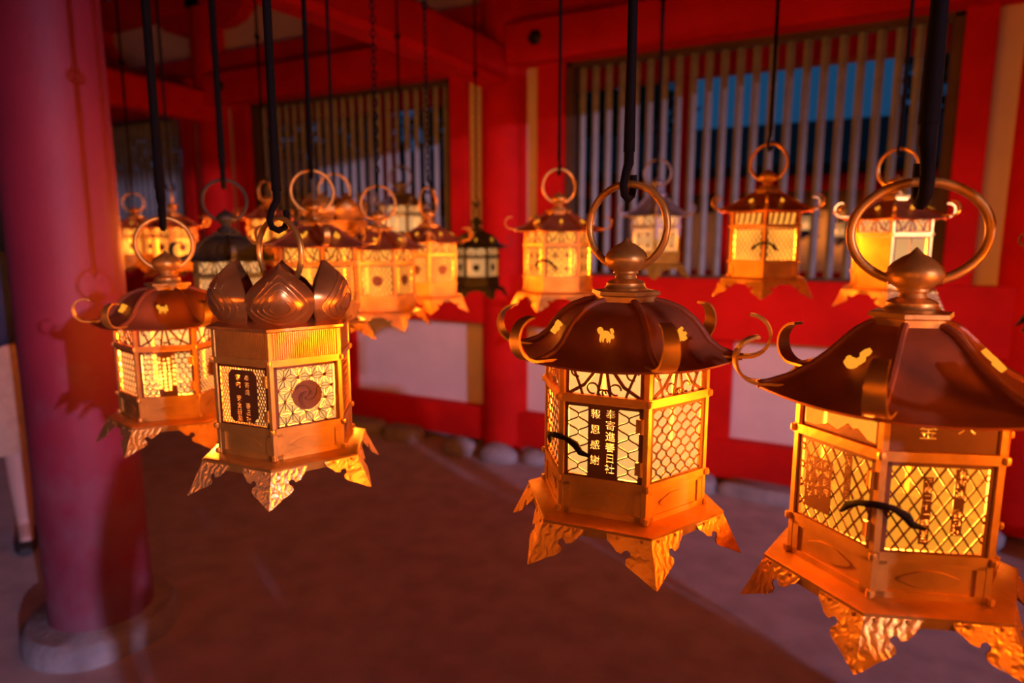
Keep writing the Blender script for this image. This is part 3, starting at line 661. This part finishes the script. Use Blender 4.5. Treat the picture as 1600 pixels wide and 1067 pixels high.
LAMPS = {}
def lantern(key, px, py, dep, turn, style, metal, foot, faces, label, roofm=None, trans='tr_vine', ring='ring', ring_turn=0, hook='hook', pap='paper', emblem=None, tilt=0.0, scale=1.0, dim=1.0, detail=True, group=None, zlev=CZM, latch=(), pos=None):
    P = at(px, py, dep); base = P - Vector((0, 0, zlev*scale))
    if pos: base = Vector(pos); P = base
    tc_ = Vector((-P.x, -P.y)); yaw = math.atan2(tc_.y, tc_.x)+R_(turn)+PI/2
    e = empty('hanging_lantern', base, yaw); e.scale = (scale,)*3
    e['label'] = label; e['category'] = 'lantern'
    if group: e['group'] = group
    roofm = roofm or metal
    def pt(name, mesh, m, rz=0.0, loc=None): return obj(name, mesh, m, e, loc, rz)
    pt('base_plate', K['base_plate'], metal); pt('inner_floor', K['inner_floor'], 'soot')
    for k in range(6): pt('foot', K['foot'], foot, k*PI/3)
    for k in range(6): pt('base_panel', K['base_panel'], metal, k*PI/3)
    for k in range(6):
        V = hexpt(RB-.002, k, 0); pt('post', K['post'], metal, 0, (V.x, V.y, 0))
    pt('lower_rail', K['lower_rail'], metal); pt('upper_rail', K['upper_rail'], metal); pt('top_rail', K['top_rail'], metal)
    if detail: pt('rivet_heads', K['rivet_heads'], metal)['kind'] = 'stuff'
    for k in range(6):
        fs = faces[k % len(faces)]
        pt('pane', K['pane'], pap, k*PI/3)
        lt = pt('lattice', K[fs[0]], fs[3] if len(fs) > 3 else ('wire' if metal in ('gilt', 'gold') and fs[0] != 'lat_solid' else metal), k*PI/3)
        for ex in fs[1]:
            o = obj('crest' if 'crest' in ex else 'inscription_plate', K[ex], 'wire' if metal in ('gilt', 'gold') else metal, lt)
        pt('transom', K[fs[2] if len(fs) > 2 and fs[2] else trans], 'wire' if trans != 'tr_ribbed' and metal in ('gilt', 'gold') else metal, k*PI/3)
        if detail and 'plate' in ''.join(fs[1]): [pt('hinge', K['hinge'], metal, k*PI/3, (0, 0, dz)) for dz in (.026, -.026)]
    if style == 'lotus':
        pt('crown_dome', K['lotus_inner'], roofm)
        for k in range(6): pt('lotus_petal', K['lotus_petal'], 'petal' if metal != 'gilt' else 'gilt', k*PI/3+R_(10))
        pt('finial', K['lotus_finial'], roofm); rz_ = K['ringz_lotus']
    else:
        pt('roof', K['roof_'+style], roofm)
        for k in range(6): pt('roof_rib', K['rib_'+style], roofm, k*PI/3)
        for k in range(6): pt('corner_hook', K[hook], roofm if roofm in ('patina', 'slate') else metal, k*PI/3)
        pt('collar', K['collar_'+style], metal); pt('finial', K['finial_'+style], roofm if metal == 'bronze' else metal); rz_ = K['ringz_'+style]
        if emblem:
            for k in (range(6) if key != 'B' else (0, 2, 4)): pt('roof_emblem', K['emb_%s_%s' % (style, emblem)], 'paper_deep', k*PI/3)
    rg = pt('ring', K[ring], metal if metal != 'bronze' else 'gilt', R_(ring_turn), (0, 0, rz_))
    for kv, _ in latch: pt('latch', K['latch'], 'iron', kv*PI/3)
    # the bulb of this lantern
    if dim > 0:
        ld = bpy.data.lights.new('bulb', 'POINT'); ld.energy = BULB_W*dim; ld.color = (1.0, 0.27, 0.025); ld.shadow_soft_size = 0.034
        lo = bpy.data.objects.new('bulb', ld); COL.objects.link(lo); lo.parent = e; lo.location = (0, 0, CZM)
    top = 0.095 if ring != 'ring_big' else 0.112
    LAMPS[key] = (Vector(base)+Vector((0, 0, (rz_+top)*scale)), yaw+R_(ring_turn))
    return e
def hanger(key, zt, r, label, chain=False):
    p, a = LAMPS[key]
    h = empty('lantern_hanger', (p.x, p.y, p.z-0.012), a); tag(h, label, 'hanger', 'iron hangers of the lanterns')
    H = zt-p.z+0.012
    hk = MB(); q = max(r*1.5, 0.009)
    # hook passes under the top of the ring
    hk.tube([(0, q*1.6, q*2.6), (0, q*1.7, q*1.0), (0, q*1.2, -q*0.2), (0, 0, -q*0.7), (0, -q*1.2, -q*0.2), (0, -q*1.6, q*1.0), (0, -q*1.0, q*2.6), (0, 0, q*4.0), (0, 0, q*6)], [r*0.8]*7+[r, r], 8)
    obj('hook', hk.mesh('hook', 60), 'iron', h)
    if not chain:
        rod = MB(); n = 14
        rod.tube([(0, 0, q*5.5+(H-q*5.5)*k/n) for k in range(n+1)], [r*(1.0+(0.18 if k % 4 == 0 else 0)) for k in range(n+1)], 10); obj('rod', rod.mesh('rod', 60), 'iron', h)
    else:
        ch = MB(); z = q*5.6; k = 0; ll = r*5.0
        while z < H:
            ch.torus((0, 0, z+ll*0.4), ll*0.5, r*0.42, 'y', 0.55, 1.0, 0, 2*PI, 12, 5, (PI/2 if k % 2 else 0)); z += ll*0.80; k += 1
        o = obj('chain', ch.mesh('chain', 60), 'iron', h); o['kind'] = 'stuff'
    ey = MB(); ey.torus((0, 0, min(H, 0.62)), r*2.4, r*0.8, 'y'); obj('eye', ey.mesh('eye', 60), 'iron', h)

none = ()
FA = [('lat_A', ('plate_A',)), ('lat_ogee', none), ('lat_ogee', none), ('lat_ogee', none), ('lat_ogee', none), ('lat_ogee', none)]
FB = [('lat_diamond', ('plate_B', 'strip_B1'), 'tr_mountain'), ('lat_diamond', ('strip_B2', 'strip_B3'), 'tr_B')] + [('lat_diamond', none, 'tr_mountain')]*4
FC = [('lat_C', ('plate_C',)), ('lat_asanoha', ('crest_big',)), ('lat_hex', none), ('lat_asanoha', ('crest_big',)), ('lat_hex', none), ('lat_asanoha', ('crest_big',))]
FD = [('lat_D', ('plate_D',)), ('lat_diamond_fine', ('crest',)), ('lat_hex', none), ('lat_hex', none), ('lat_hex', none), ('lat_hex', none)]
CR_ = [('lat_diamond_crest', ('crest',))]
FN = [('lat_diamond_fine', ('crest',))]
PL = [('lat_plain', none)]
FLW = [('lat_flower', none)]
DI = [('lat_diamond', none)]

lantern('A', 972, 662, 0.885, -14, 'dome', 'gilt', 'giltfoot', FA, 'dark domed bronze lantern with cut-out writing beside a net-pattern panel, next to the largest lantern', 'bronze', emblem='deer', ring_turn=-10, hook='hook_big', latch=((-0.5, 0),))
lantern('B', 1400, 745, 0.735, -37, 'flare', 'gilt', 'giltfoot', FB, 'largest lantern, bronze sloping roof with a flame emblem and diamond lattice panels', 'bronze', ring='ring_wide', emblem='flame', ring_turn=47, hook='hook_big', pap='paper_deep', latch=((0.5, 0),))
lantern('C', 448, 600, 1.08, -42, 'lotus', 'gold', 'goldfoot', FC, 'bright gilt lantern crowned with big upright lotus petals, round crest on star lattice', 'petal', trans='tr_ribbed', ring_turn=-12)
lantern('D', 272, 572, 1.42, -8, 'dome', 'gilt', 'giltfoot', FD, 'domed bronze lantern hanging between the worn pillar and the lotus lantern', 'bronze', emblem='deer', ring_turn=10, dim=1.8)
lantern('E', 360, 456, 2.0, -25, 'dome', 'patina', 'patina', DI, 'blackened lantern with a dull dark dome behind the lotus lantern', 'patina', ring='ring_big', pap='paper_pale', ring_turn=25, dim=0.35)
lantern('F', 494, 442, 1.76, -20, 'low', 'gilt', 'giltfoot', FN, 'gilt lantern with a wide bright ring rising directly behind the lotus petals', 'bronze', emblem='flame', ring_turn=25, pap='paper_far', dim=0.65)
lantern('G', 594, 436, 2.12, -5, 'low', 'gilt', 'giltfoot', CR_, 'gilt lantern with a round crest on diamond net beside the lotus petals', 'bronze', emblem='deer', ring_turn=5, pap='paper_far', dim=0.65)
lantern('H', 671, 420, 2.42, -30, 'low', 'gilt', 'giltfoot', CR_, 'gold lantern with a narrow edge-on ring, beside the little dark lantern', 'bronze', emblem='leaf', ring_turn=85, pap='paper_far', dim=0.65)
lantern('I', 745, 417, 3.3, -2, 'dome', 'patina', 'patina', CR_, 'small dark patinated lantern on a link chain beside the middle wall pillar', 'patina', pap='paper_pale', emblem='leaf', ring_turn=80, dim=0.5)
lantern('J', 872, 408, 2.15, 6, 'low', 'gilt', 'giltfoot', FLW, 'golden lantern hanging in front of the middle wall pillar and its plaster strip', 'bronze', emblem='leaf', ring_turn=10, hook='hook_thin', latch=((-0.5, 0),), pap='paper_far')
lantern('K', 1024, 375, 2.70, -30, 'flare', 'slate', 'slate', FLW, 'grey weathered lantern with flower shaped lattice seen through the ring of the domed lantern', 'slate', pap='paper_pale', ring_turn=20, hook='hook_thin', dim=0.4)
lantern('L', 1194, 382, 1.98, -30, 'low', 'gilt', 'giltfoot', DI, 'golden lantern with long curled corner hooks alone before the wide barred window', 'bronze', emblem='leaf', trans='tr_cloud', ring_turn=10, hook='hook_thin', latch=((0.5, 0),), pap='paper_far')
lantern('M', 1392, 396, 1.90, -30, 'low', 'gold', 'goldfoot', [('lat_solid', none), ('lat_plain', none)], 'golden lantern with one pale plain panel seen through the ring of the largest lantern', 'bronze', emblem='leaf', pap='paper_pale', ring_turn=10, hook='hook_thin', dim=0.7)
lantern('N', 214, 384, 3.3, -12, 'low', 'gilt', 'giltfoot', CR_, 'distant golden lantern right against the edge of the worn pillar', 'bronze', emblem='leaf', ring_turn=5, scale=0.88, pap='paper_far')
lantern('O', 274, 386, 2.95, 20, 'low', 'gilt', 'giltfoot', FN, 'distant golden lantern with its ring turned edge-on, above the domed lantern by the worn pillar', 'bronze', ring_turn=70, scale=0.9, pap='paper_far')
lantern('P', 419, 372, 3.0, -20, 'low', 'gilt', 'giltfoot', FN, 'distant golden lantern between the blackened lantern and the wide bright ring', 'bronze', ring_turn=70, scale=0.86, pap='paper_far')
lantern('Q', 526, 392, 2.35, -10, 'lotus', 'gilt', 'giltfoot', FN, 'smaller lotus crowned lantern behind the wide ringed gilt lantern', 'gilt', ring_turn=15, trans='tr_ribbed', pap='paper_far')
lantern('R', 628, 352, 3.35, -15, 'low', 'slate', 'slate', PL, 'far grey lantern with plain pale panes under the second barred window', 'slate', pap='paper_pale', ring_turn=10, dim=0.4)
lantern('S', 1690, 440, 1.95, -20, 'low', 'patina', 'patina', DI, 'dark green patinated lantern hanging past the largest lantern', 'patina', ring_turn=10, hook='hook_thin', dim=0.8)

ADDED = []  # unseen lanterns added for warm light and to block parts of the floodlight
for n, (x, y, z) in enumerate(((0.50, 0.62, 1.14), (1.00, 0.06, 1.34), (-1.35, -0.70, 1.20), (-0.55, -0.72, 1.28), (0.25, -0.70, 1.25))):
    key = 'X%d' % n
    lantern(key, 800, 533, 1.0, 0, 'low', 'gold', 'goldfoot', DI, ['golden lantern hanging just outside the largest lantern, over the courtyard edge', 'golden lantern hanging higher under the outer eave beside the visitors', 'golden lantern in the outer eave row over the courtyard', 'golden lantern in the outer eave row over the courtyard', 'golden lantern in the outer eave row over the courtyard', 'golden lantern in the outer eave row over the courtyard'][n], 'bronze', detail=False, group='lanterns in the outer eave row' if n > 1 else None, pos=(x, y, z), dim=(1.0, 1.0, 0.8, 1.1, 0.8)[n])
    ADDED.append((key, ['golden lantern next to the largest lantern', 'higher lantern beside the visitors', 'lantern in the outer eave row'][min(n, 2)], 0.005))
HL = [('A', 'domed lantern with cut-out writing', 0.0062), ('B', 'largest lantern', 0.0085), ('C', 'bright lotus petal lantern', 0.0065), ('D', 'domed lantern by the worn pillar', 0.0085), ('E', 'blackened dome lantern', 0.009), ('F', 'wide ringed gilt lantern', 0.006), ('G', 'crested gilt lantern', 0.005), ('H', 'narrow-ringed gold lantern', 0.005), ('I', 'small dark lantern by the middle pillar', 0.0055), ('J', 'golden lantern before the plaster strip', 0.005), ('K', 'grey weathered lantern', 0.006), ('L', 'golden lantern before the barred window', 0.005), ('M', 'golden lantern with one pale panel', 0.005), ('N', 'distant lantern at the pillar edge', 0.005), ('O', 'distant edge-on ringed lantern', 0.005), ('P', 'distant lantern behind the blackened one', 0.005), ('Q', 'smaller lotus lantern', 0.005), ('R', 'far grey lantern with plain panes', 0.005), ('S', 'dark green lantern past the largest one', 0.006)]
for k, l, r in HL + ADDED:
    p = LAMPS[k][0]; i = min(range(4), key=lambda q: abs(ROWS[q]-p.y))
    zt = RZ[i]+0.03 if abs(ROWS[i]-p.y) < RT[i] else roofz(p.y)+0.09
    hanger(k, zt, r, ('black iron link chain' if k in 'IHG' else 'black iron rod') + ' holding the ' + l, k in 'IHG')

# ------------------------------------------------------------------ people (one standing past the worn pillar, others on the courtyard side)
def skinned(name, chains, sub=2):
    vs, es, rs = [], [], []; idx = {}
    for ch in chains:
        prev = None
        for key, p, r in ch:
            if key not in idx: idx[key] = len(vs); vs.append(p); rs.append(r)
            if prev is not None: es.append((prev, idx[key]))
            prev = idx[key]
    me = bpy.data.meshes.new(name); me.from_pydata(vs, es, [])
    o = bpy.data.objects.new(name, me); COL.objects.link(o)
    o.modifiers.new('s', 'SKIN'); o.modifiers.new('d', 'SUBSURF').levels = sub
    sv = me.skin_vertices[0].data
    for i_, r in enumerate(rs): sv[i_].radius = (r if isinstance(r, tuple) else (r, r))
    sv[0].use_root = True
    o.modifiers['s'].use_smooth_shade = True
    bpy.context.view_layer.update()
    m2 = bpy.data.meshes.new_from_object(o.evaluated_get(bpy.context.evaluated_depsgraph_get()))
    bpy.data.objects.remove(o); bpy.data.meshes.remove(me); m2.materials.clear(); m2.name = name
    return m2
def arm(s, g=0.0, cut=None):
    sh, el, wr = (s*0.185, 0, 1.37), (s*0.245, 0.015, 1.09), (s*0.255, -0.05, 0.85)
    c_ = [('chest', (0, 0, 1.28), (0.145+g, 0.105+g)), ('sh%d' % s, sh, 0.062+g), ('el%d' % s, el, 0.046+g), ('wr%d' % s, wr, 0.031+g)]
    return c_
body_ch = [[('pel', (0, 0, 0.93), (0.15, 0.105)), ('waist', (0, 0, 1.08), (0.125, 0.092)), ('chest', (0, 0, 1.28), (0.145, 0.105)), ('neck0', (0, 0.01, 1.43), 0.055), ('neck1', (0, 0, 1.49), 0.052), ('jaw', (0, -0.018, 1.545), (0.062, 0.07)), ('face', (0, -0.01, 1.61), (0.075, 0.09)), ('crown', (0, 0.005, 1.675), (0.06, 0.07))],
           [('face', (0, -0.01, 1.61), 0.08), ('nose', (0, -0.108, 1.595), 0.012)]]
for s_ in (1, -1):
    body_ch.append([('face', 0, 0), ('ear%d' % s_, (s_*0.086, 0.005, 1.60), 0.014)])
    body_ch.append(arm(s_) + [('palm%d' % s_, (s_*0.255, -0.065, 0.79), (0.022, 0.036))])
    for f_, (dy, L_f) in enumerate(((-0.030, 0.070), (-0.010, 0.080), (0.010, 0.076), (0.028, 0.060))):
        body_ch.append([('palm%d' % s_, 0, 0), ('f%d%da' % (s_, f_), (s_*0.253, -0.068+dy, 0.752), 0.0095), ('f%d%db' % (s_, f_), (s_*0.247, -0.072+dy, 0.752-L_f*0.5), 0.0085), ('f%d%dc' % (s_, f_), (s_*0.236, -0.074+dy, 0.752-L_f), 0.0075)])
    body_ch.append([('palm%d' % s_, 0, 0), ('t%da' % s_, (s_*0.248, -0.112, 0.785), 0.011), ('t%db' % s_, (s_*0.240, -0.128, 0.745), 0.009)])
    body_ch.append([('pel', 0, 0), ('hip%d' % s_, (s_*0.095, 0, 0.86), 0.092), ('kn%d' % s_, (s_*0.10, -0.01, 0.48), 0.058), ('cf%d' % s_, (s_*0.10, 0.015, 0.33), 0.055), ('an%d' % s_, (s_*0.10, 0.01, 0.09), 0.036), ('toe%d' % s_, (s_*0.11, -0.12, 0.04), 0.032)])
person_body = skinned('body', body_ch)
jk = [[('waist', (0, 0, 0.96), (0.185, 0.135)), ('belly', (0, 0, 1.10), (0.165, 0.125)), ('chest', (0, 0, 1.28), (0.175, 0.13)), ('col', (0, 0.01, 1.43), 0.085), ('col2', (0, 0.01, 1.475), 0.075)]]
for s_ in (1, -1): jk.append([('chest', 0, 0)] + arm(s_, 0.016)[1:3] + [('cuff%d' % s_, (s_*0.254, -0.04, 0.885), 0.048)])
person_jacket = skinned('jacket', jk)
def skirt_mesh(z0, z1, r0, r1):
    m_ = MB(); rings = []
    for t in range(9):
        u = t/8; z = z1+(z0-z1)*u; r = r1+(r0-r1)*u
        rings.append([((r+0.008*u*math.sin(9*a))*math.cos(a), (r*0.74+0.008*u*math.sin(9*a))*math.sin(a), z) for a in [2*PI*k/48 for k in range(48)]])
    inner = [[(x*0.97, y*0.97, z) for x, y, z in r] for r in rings]
    m_.loft(rings); m_.loft(inner); m_.loft([rings[-1], inner[-1]]); m_.loft([rings[0], inner[0]]); return m_.mesh('skirt', 60)
person_skirt = skirt_mesh(0.50, 1.0, 0.235, 0.175)
person_shadow_coat = skirt_mesh(0.16, 1.0, 0.30, 0.19)  # coat added to widen the visitors' shadow on the floor
person_trousers = skinned('trousers', [[('p', (0, 0, 0.94), (0.17, 0.125))] + [('h1', (0.098, 0, 0.84), 0.108), ('k1', (0.10, -0.005, 0.48), 0.078), ('a1', (0.10, 0.01, 0.10), 0.062)], [('p', 0, 0), ('h2', (-0.098, 0, 0.84), 0.108), ('k2', (-0.10, -0.005, 0.48), 0.078), ('a2', (-0.10, 0.01, 0.10), 0.062)]])
person_hair = skinned('hair', [[('a', (0, 0.03, 1.62), (0.09, 0.088)), ('b', (0, 0.022, 1.69), (0.082, 0.085))], [('a', 0, 0), ('c', (0, 0.065, 1.54), (0.072, 0.045))]])
shm = MB()
def shoe_mesh():
    m_ = MB(); rg = []
    for y, w_, h in ((0.075, 0.030, 0.06), (0.05, 0.040, 0.085), (0.0, 0.042, 0.10), (-0.07, 0.047, 0.07), (-0.13, 0.046, 0.055), (-0.165, 0.028, 0.04)):
        rg.append([(w_*math.cos(a), y, max(0, h*0.5+h*0.5*math.sin(a))) for a in [2*PI*k/16 for k in range(16)]])
    m_.loft(rg, True, True); return m_.mesh('shoe', 50)
person_shoe = shoe_mesh()
eye_m = MB().lathe([(0.002, -0.006), (0.008, -0.003), (0.0095, 0), (0.008, 0.003), (0.002, 0.006)], 10).mesh('eye', 60)
mouth_m = MB().tube([(-0.022, -0.083, 1.556), (-0.008, -0.094, 1.558), (0.008, -0.094, 1.558), (0.022, -0.083, 1.556)], 0.005, 6).mesh('mouth', 60)
M['lip'] = mat('lips', (0.35, 0.12, 0.10), 0.5)
def person(x, y, rz, top, lower, skirt, label, group=None, sc=1.0, coat=False):
    e = empty('person', (x, y, 0.0), rz); tag(e, label, 'person', group); e.scale = (sc,)*3
    b2 = obj('body', person_body, 'skin', e)
    obj('jacket', person_jacket, top, e); obj('skirt' if skirt else 'trousers', person_skirt if skirt else person_trousers, lower, e)
    if coat: obj('coat_skirt', person_shadow_coat, top, e)
    obj('hair', person_hair, 'hair', e); obj('mouth', mouth_m, 'lip', b2)
    for s_ in (1, -1):
        obj('shoe', person_shoe, 'shoe', e, (s_*0.105, 0.0, -0.005)); obj('eye', eye_m, 'hair', b2, (s_*0.032, -0.088, 1.622))
    return e
pp = at(-28, 600, 3.15)
person(pp.x, pp.y, R_(60), 'navy', 'tan', True, 'person in a navy jacket and tan skirt standing past the worn pillar')
for x, y, a, t_, l_, lb in ((2.65, 0.58, 150, 'grey_cloth', 'navy', 'visitor in a long grey coat standing in the courtyard'), (2.10, 0.42, 155, 'navy', 'grey_cloth', 'visitor in a long navy coat standing between two other visitors'), (1.50, 0.40, 160, 'shoe', 'navy', 'visitor in a long dark brown coat standing in the courtyard'), (1.95, -0.30, 165, 'tan', 'navy', 'visitor in a long tan coat standing farthest out in the courtyard')):
    person(x, y, R_(242), t_, l_, False, lb, None, 1.0, True)

# ------------------------------------------------------------------ what shows between the window bars
struct(obj('trim_20', MB().box(-11.4, 6, 5.3, 5.5, 2.72, 3.0).mesh('rear_eave_beam', 0, 0.01), 'red'))
for k, x in enumerate((-4.25, -1.36, 1.6)):
    struct(obj('trim_%d' % (21+k), MB().lathe([(0.06, 0), (0.06, 2.8)], 14, x, 5.4).mesh('rear_eave_post', 40), 'red'))
hall = empty('shrine_hall', (0, 11.0, 0)); tag(hall, 'red and white shrine building seen through the window bars', 'building')
for k in range(18):
    obj('post', MB().lathe([(0.15, 0), (0.15, 2.35)], 14, -26+2.0*k).mesh('post', 40), 'red', hall)
for k in range(17):
    x = -26+2.0*k
    bxo('plaster_panel', 'white', hall, x+0.15, x+1.85, 0.0, 0.08, 1.0, 1.9, 0); bxo('lower_board', 'red', hall, x+0.1, x+1.9, -0.04, 0.08, 0.0, 1.0)
    bxo('upper_board', 'dark_wood', hall, x+0.1, x+1.9, 0, 0.08, 1.9, 2.2)
bxo('frieze', 'dark_wood', hall, -26.4, 8.4, 0.25, 0.35, 2.2, 2.74); bxo('beam', 'red', hall, -26.4, 8.4, -0.12, 0.12, 2.2, 2.42)
rf_ = MB().loft([[(-27, y, z), (9, y, z), (9, y, z+0.12), (-27, y, z+0.12)] for y, z in ((-1.2, 2.36), (-0.5, 2.5), (0.6, 2.85), (1.8, 3.35))], True, True)
obj('roof', rf_.mesh('roof', 30), 'thatch', hall)
def tree(x, y, h, cr, label, seed):
    r2 = random.Random(seed); e = empty('tree', (x, y, 0)); tag(e, label, 'tree', 'trees behind the shrine building' if seed < 10 else 'trees past the corridor end')
    obj('trunk', MB().tube([(0, 0, -0.1), (0.1, 0.05, h*0.3), (-0.05, 0, h*0.6), (0, 0, h*0.85)], [0.28, 0.2, 0.14, 0.05], 10).mesh('trunk', 60), 'bark', e)
    m_ = MB()
    for k in range(3000):
        a, ct, q = r2.uniform(0, 2*PI), r2.uniform(-1, 1), r2.random()**0.4
        st = math.sqrt(1-ct*ct); lump = 1+0.2*math.sin(3*a+seed)*math.sin(4*ct+seed)
        p = Vector((cr*lump*q*st*math.cos(a), cr*lump*q*st*math.sin(a), h*0.58+h*0.42*q*ct*lump))
        u = Vector((r2.uniform(-1, 1), r2.uniform(-1, 1), r2.uniform(-1, 1))).normalized(); v = u.orthogonal().normalized(); L3 = r2.uniform(0.14, 0.28)
        m_.poly([p-u*L3, p+v*L3*0.45, p+u*L3, p-v*L3*0.45])
    me = bpy.data.meshes.new('foliage'); me.from_pydata(m_.v, [], m_.f); fo = obj('foliage', me, 'leaf', e); fo['kind'] = 'stuff'
for x, y, h, cr, sd_ in ((-31.0, 17.0, 11.0, 3.6, 7), (-23.0, 18.0, 11.0, 3.3, 8), (-16.0, 17.4, 9.5, 2.6, 1), (-10.8, 18.2, 8.5, 1.9, 6), (-6.2, 16.6, 8.0, 2.0, 2), (2.3, 16.6, 8.0, 2.1, 4), (8.5, 17.0, 9.0, 2.5, 5)):
    tree(x, y, h, cr, 'dark leafy tree behind the shrine building, against the dusk sky', sd_)
for x, y, h, cr, sd_ in ((-19.0, 7.5, 9.0, 2.8, 11), (-20.0, 0.5, 10.0, 3.0, 12), (-19.0, -5.5, 9.0, 2.6, 13)):
    tree(x, y, h, cr, 'dark leafy tree beyond the far end of the corridor', sd_)
for n, (px, py, dep) in enumerate(((1170, 372, 9.0), (1262, 352, 9.3), (1322, 362, 9.5), (1382, 350, 9.7), (1460, 356, 9.9))):  # lanterns added to light the far building's pale panels
    d_ = CF + CR*((px-IW/2)/FPX) + CU*((IH/2-py)/FPX); q_ = Vector((0, 0, EYE)) + d_*(10.2/d_.y)
    lantern('T%d' % n, px, py, dep, -20+n*9, 'low', 'slate', 'slate', PL, 'small pale lantern under the eaves of the building behind the window bars', 'slate', pap='paper_pale', detail=False, group='lanterns of the far building', scale=1.3, dim=0.6, pos=(q_.x, 10.2, q_.z-0.2))
    hanger('T%d' % n, 2.40, 0.005, 'thin rod holding a pale lantern of the far building')

# ------------------------------------------------------------------ unseen hall added across the courtyard to keep sky light out
ch = empty('courtyard_hall', (0, -9.0, 0)); tag(ch, 'large dark timber hall across the courtyard with a deep bark roof', 'building')
for k in range(11):
    obj('post', MB().lathe([(0.17, 0), (0.17, 3.6)], 14, -16+2.6*k, 0.12).mesh('post', 40), 'red', ch)
for k in range(10):
    x = -16+2.6*k
    bxo('wall_board', 'dark_wood', ch, x+0.1, x+2.5, 0.0, 0.1, 0.0, 2.3); bxo('upper_board', 'dark_wood', ch, x+0.1, x+2.5, -0.02, 0.08, 2.3, 3.3)
bxo('beam', 'red', ch, -16.4, 10.4, -0.1, 0.3, 3.3, 3.62)
obj('roof', MB().loft([[(-17, y, z), (11, y, z), (11, y, z+0.2), (-17, y, z+0.2)] for y, z in ((1.6, 3.55), (0.6, 4.0), (-0.8, 5.0), (-2.6, 6.8), (-4.0, 8.6))], True, True).mesh('roof', 30), 'thatch', ch)
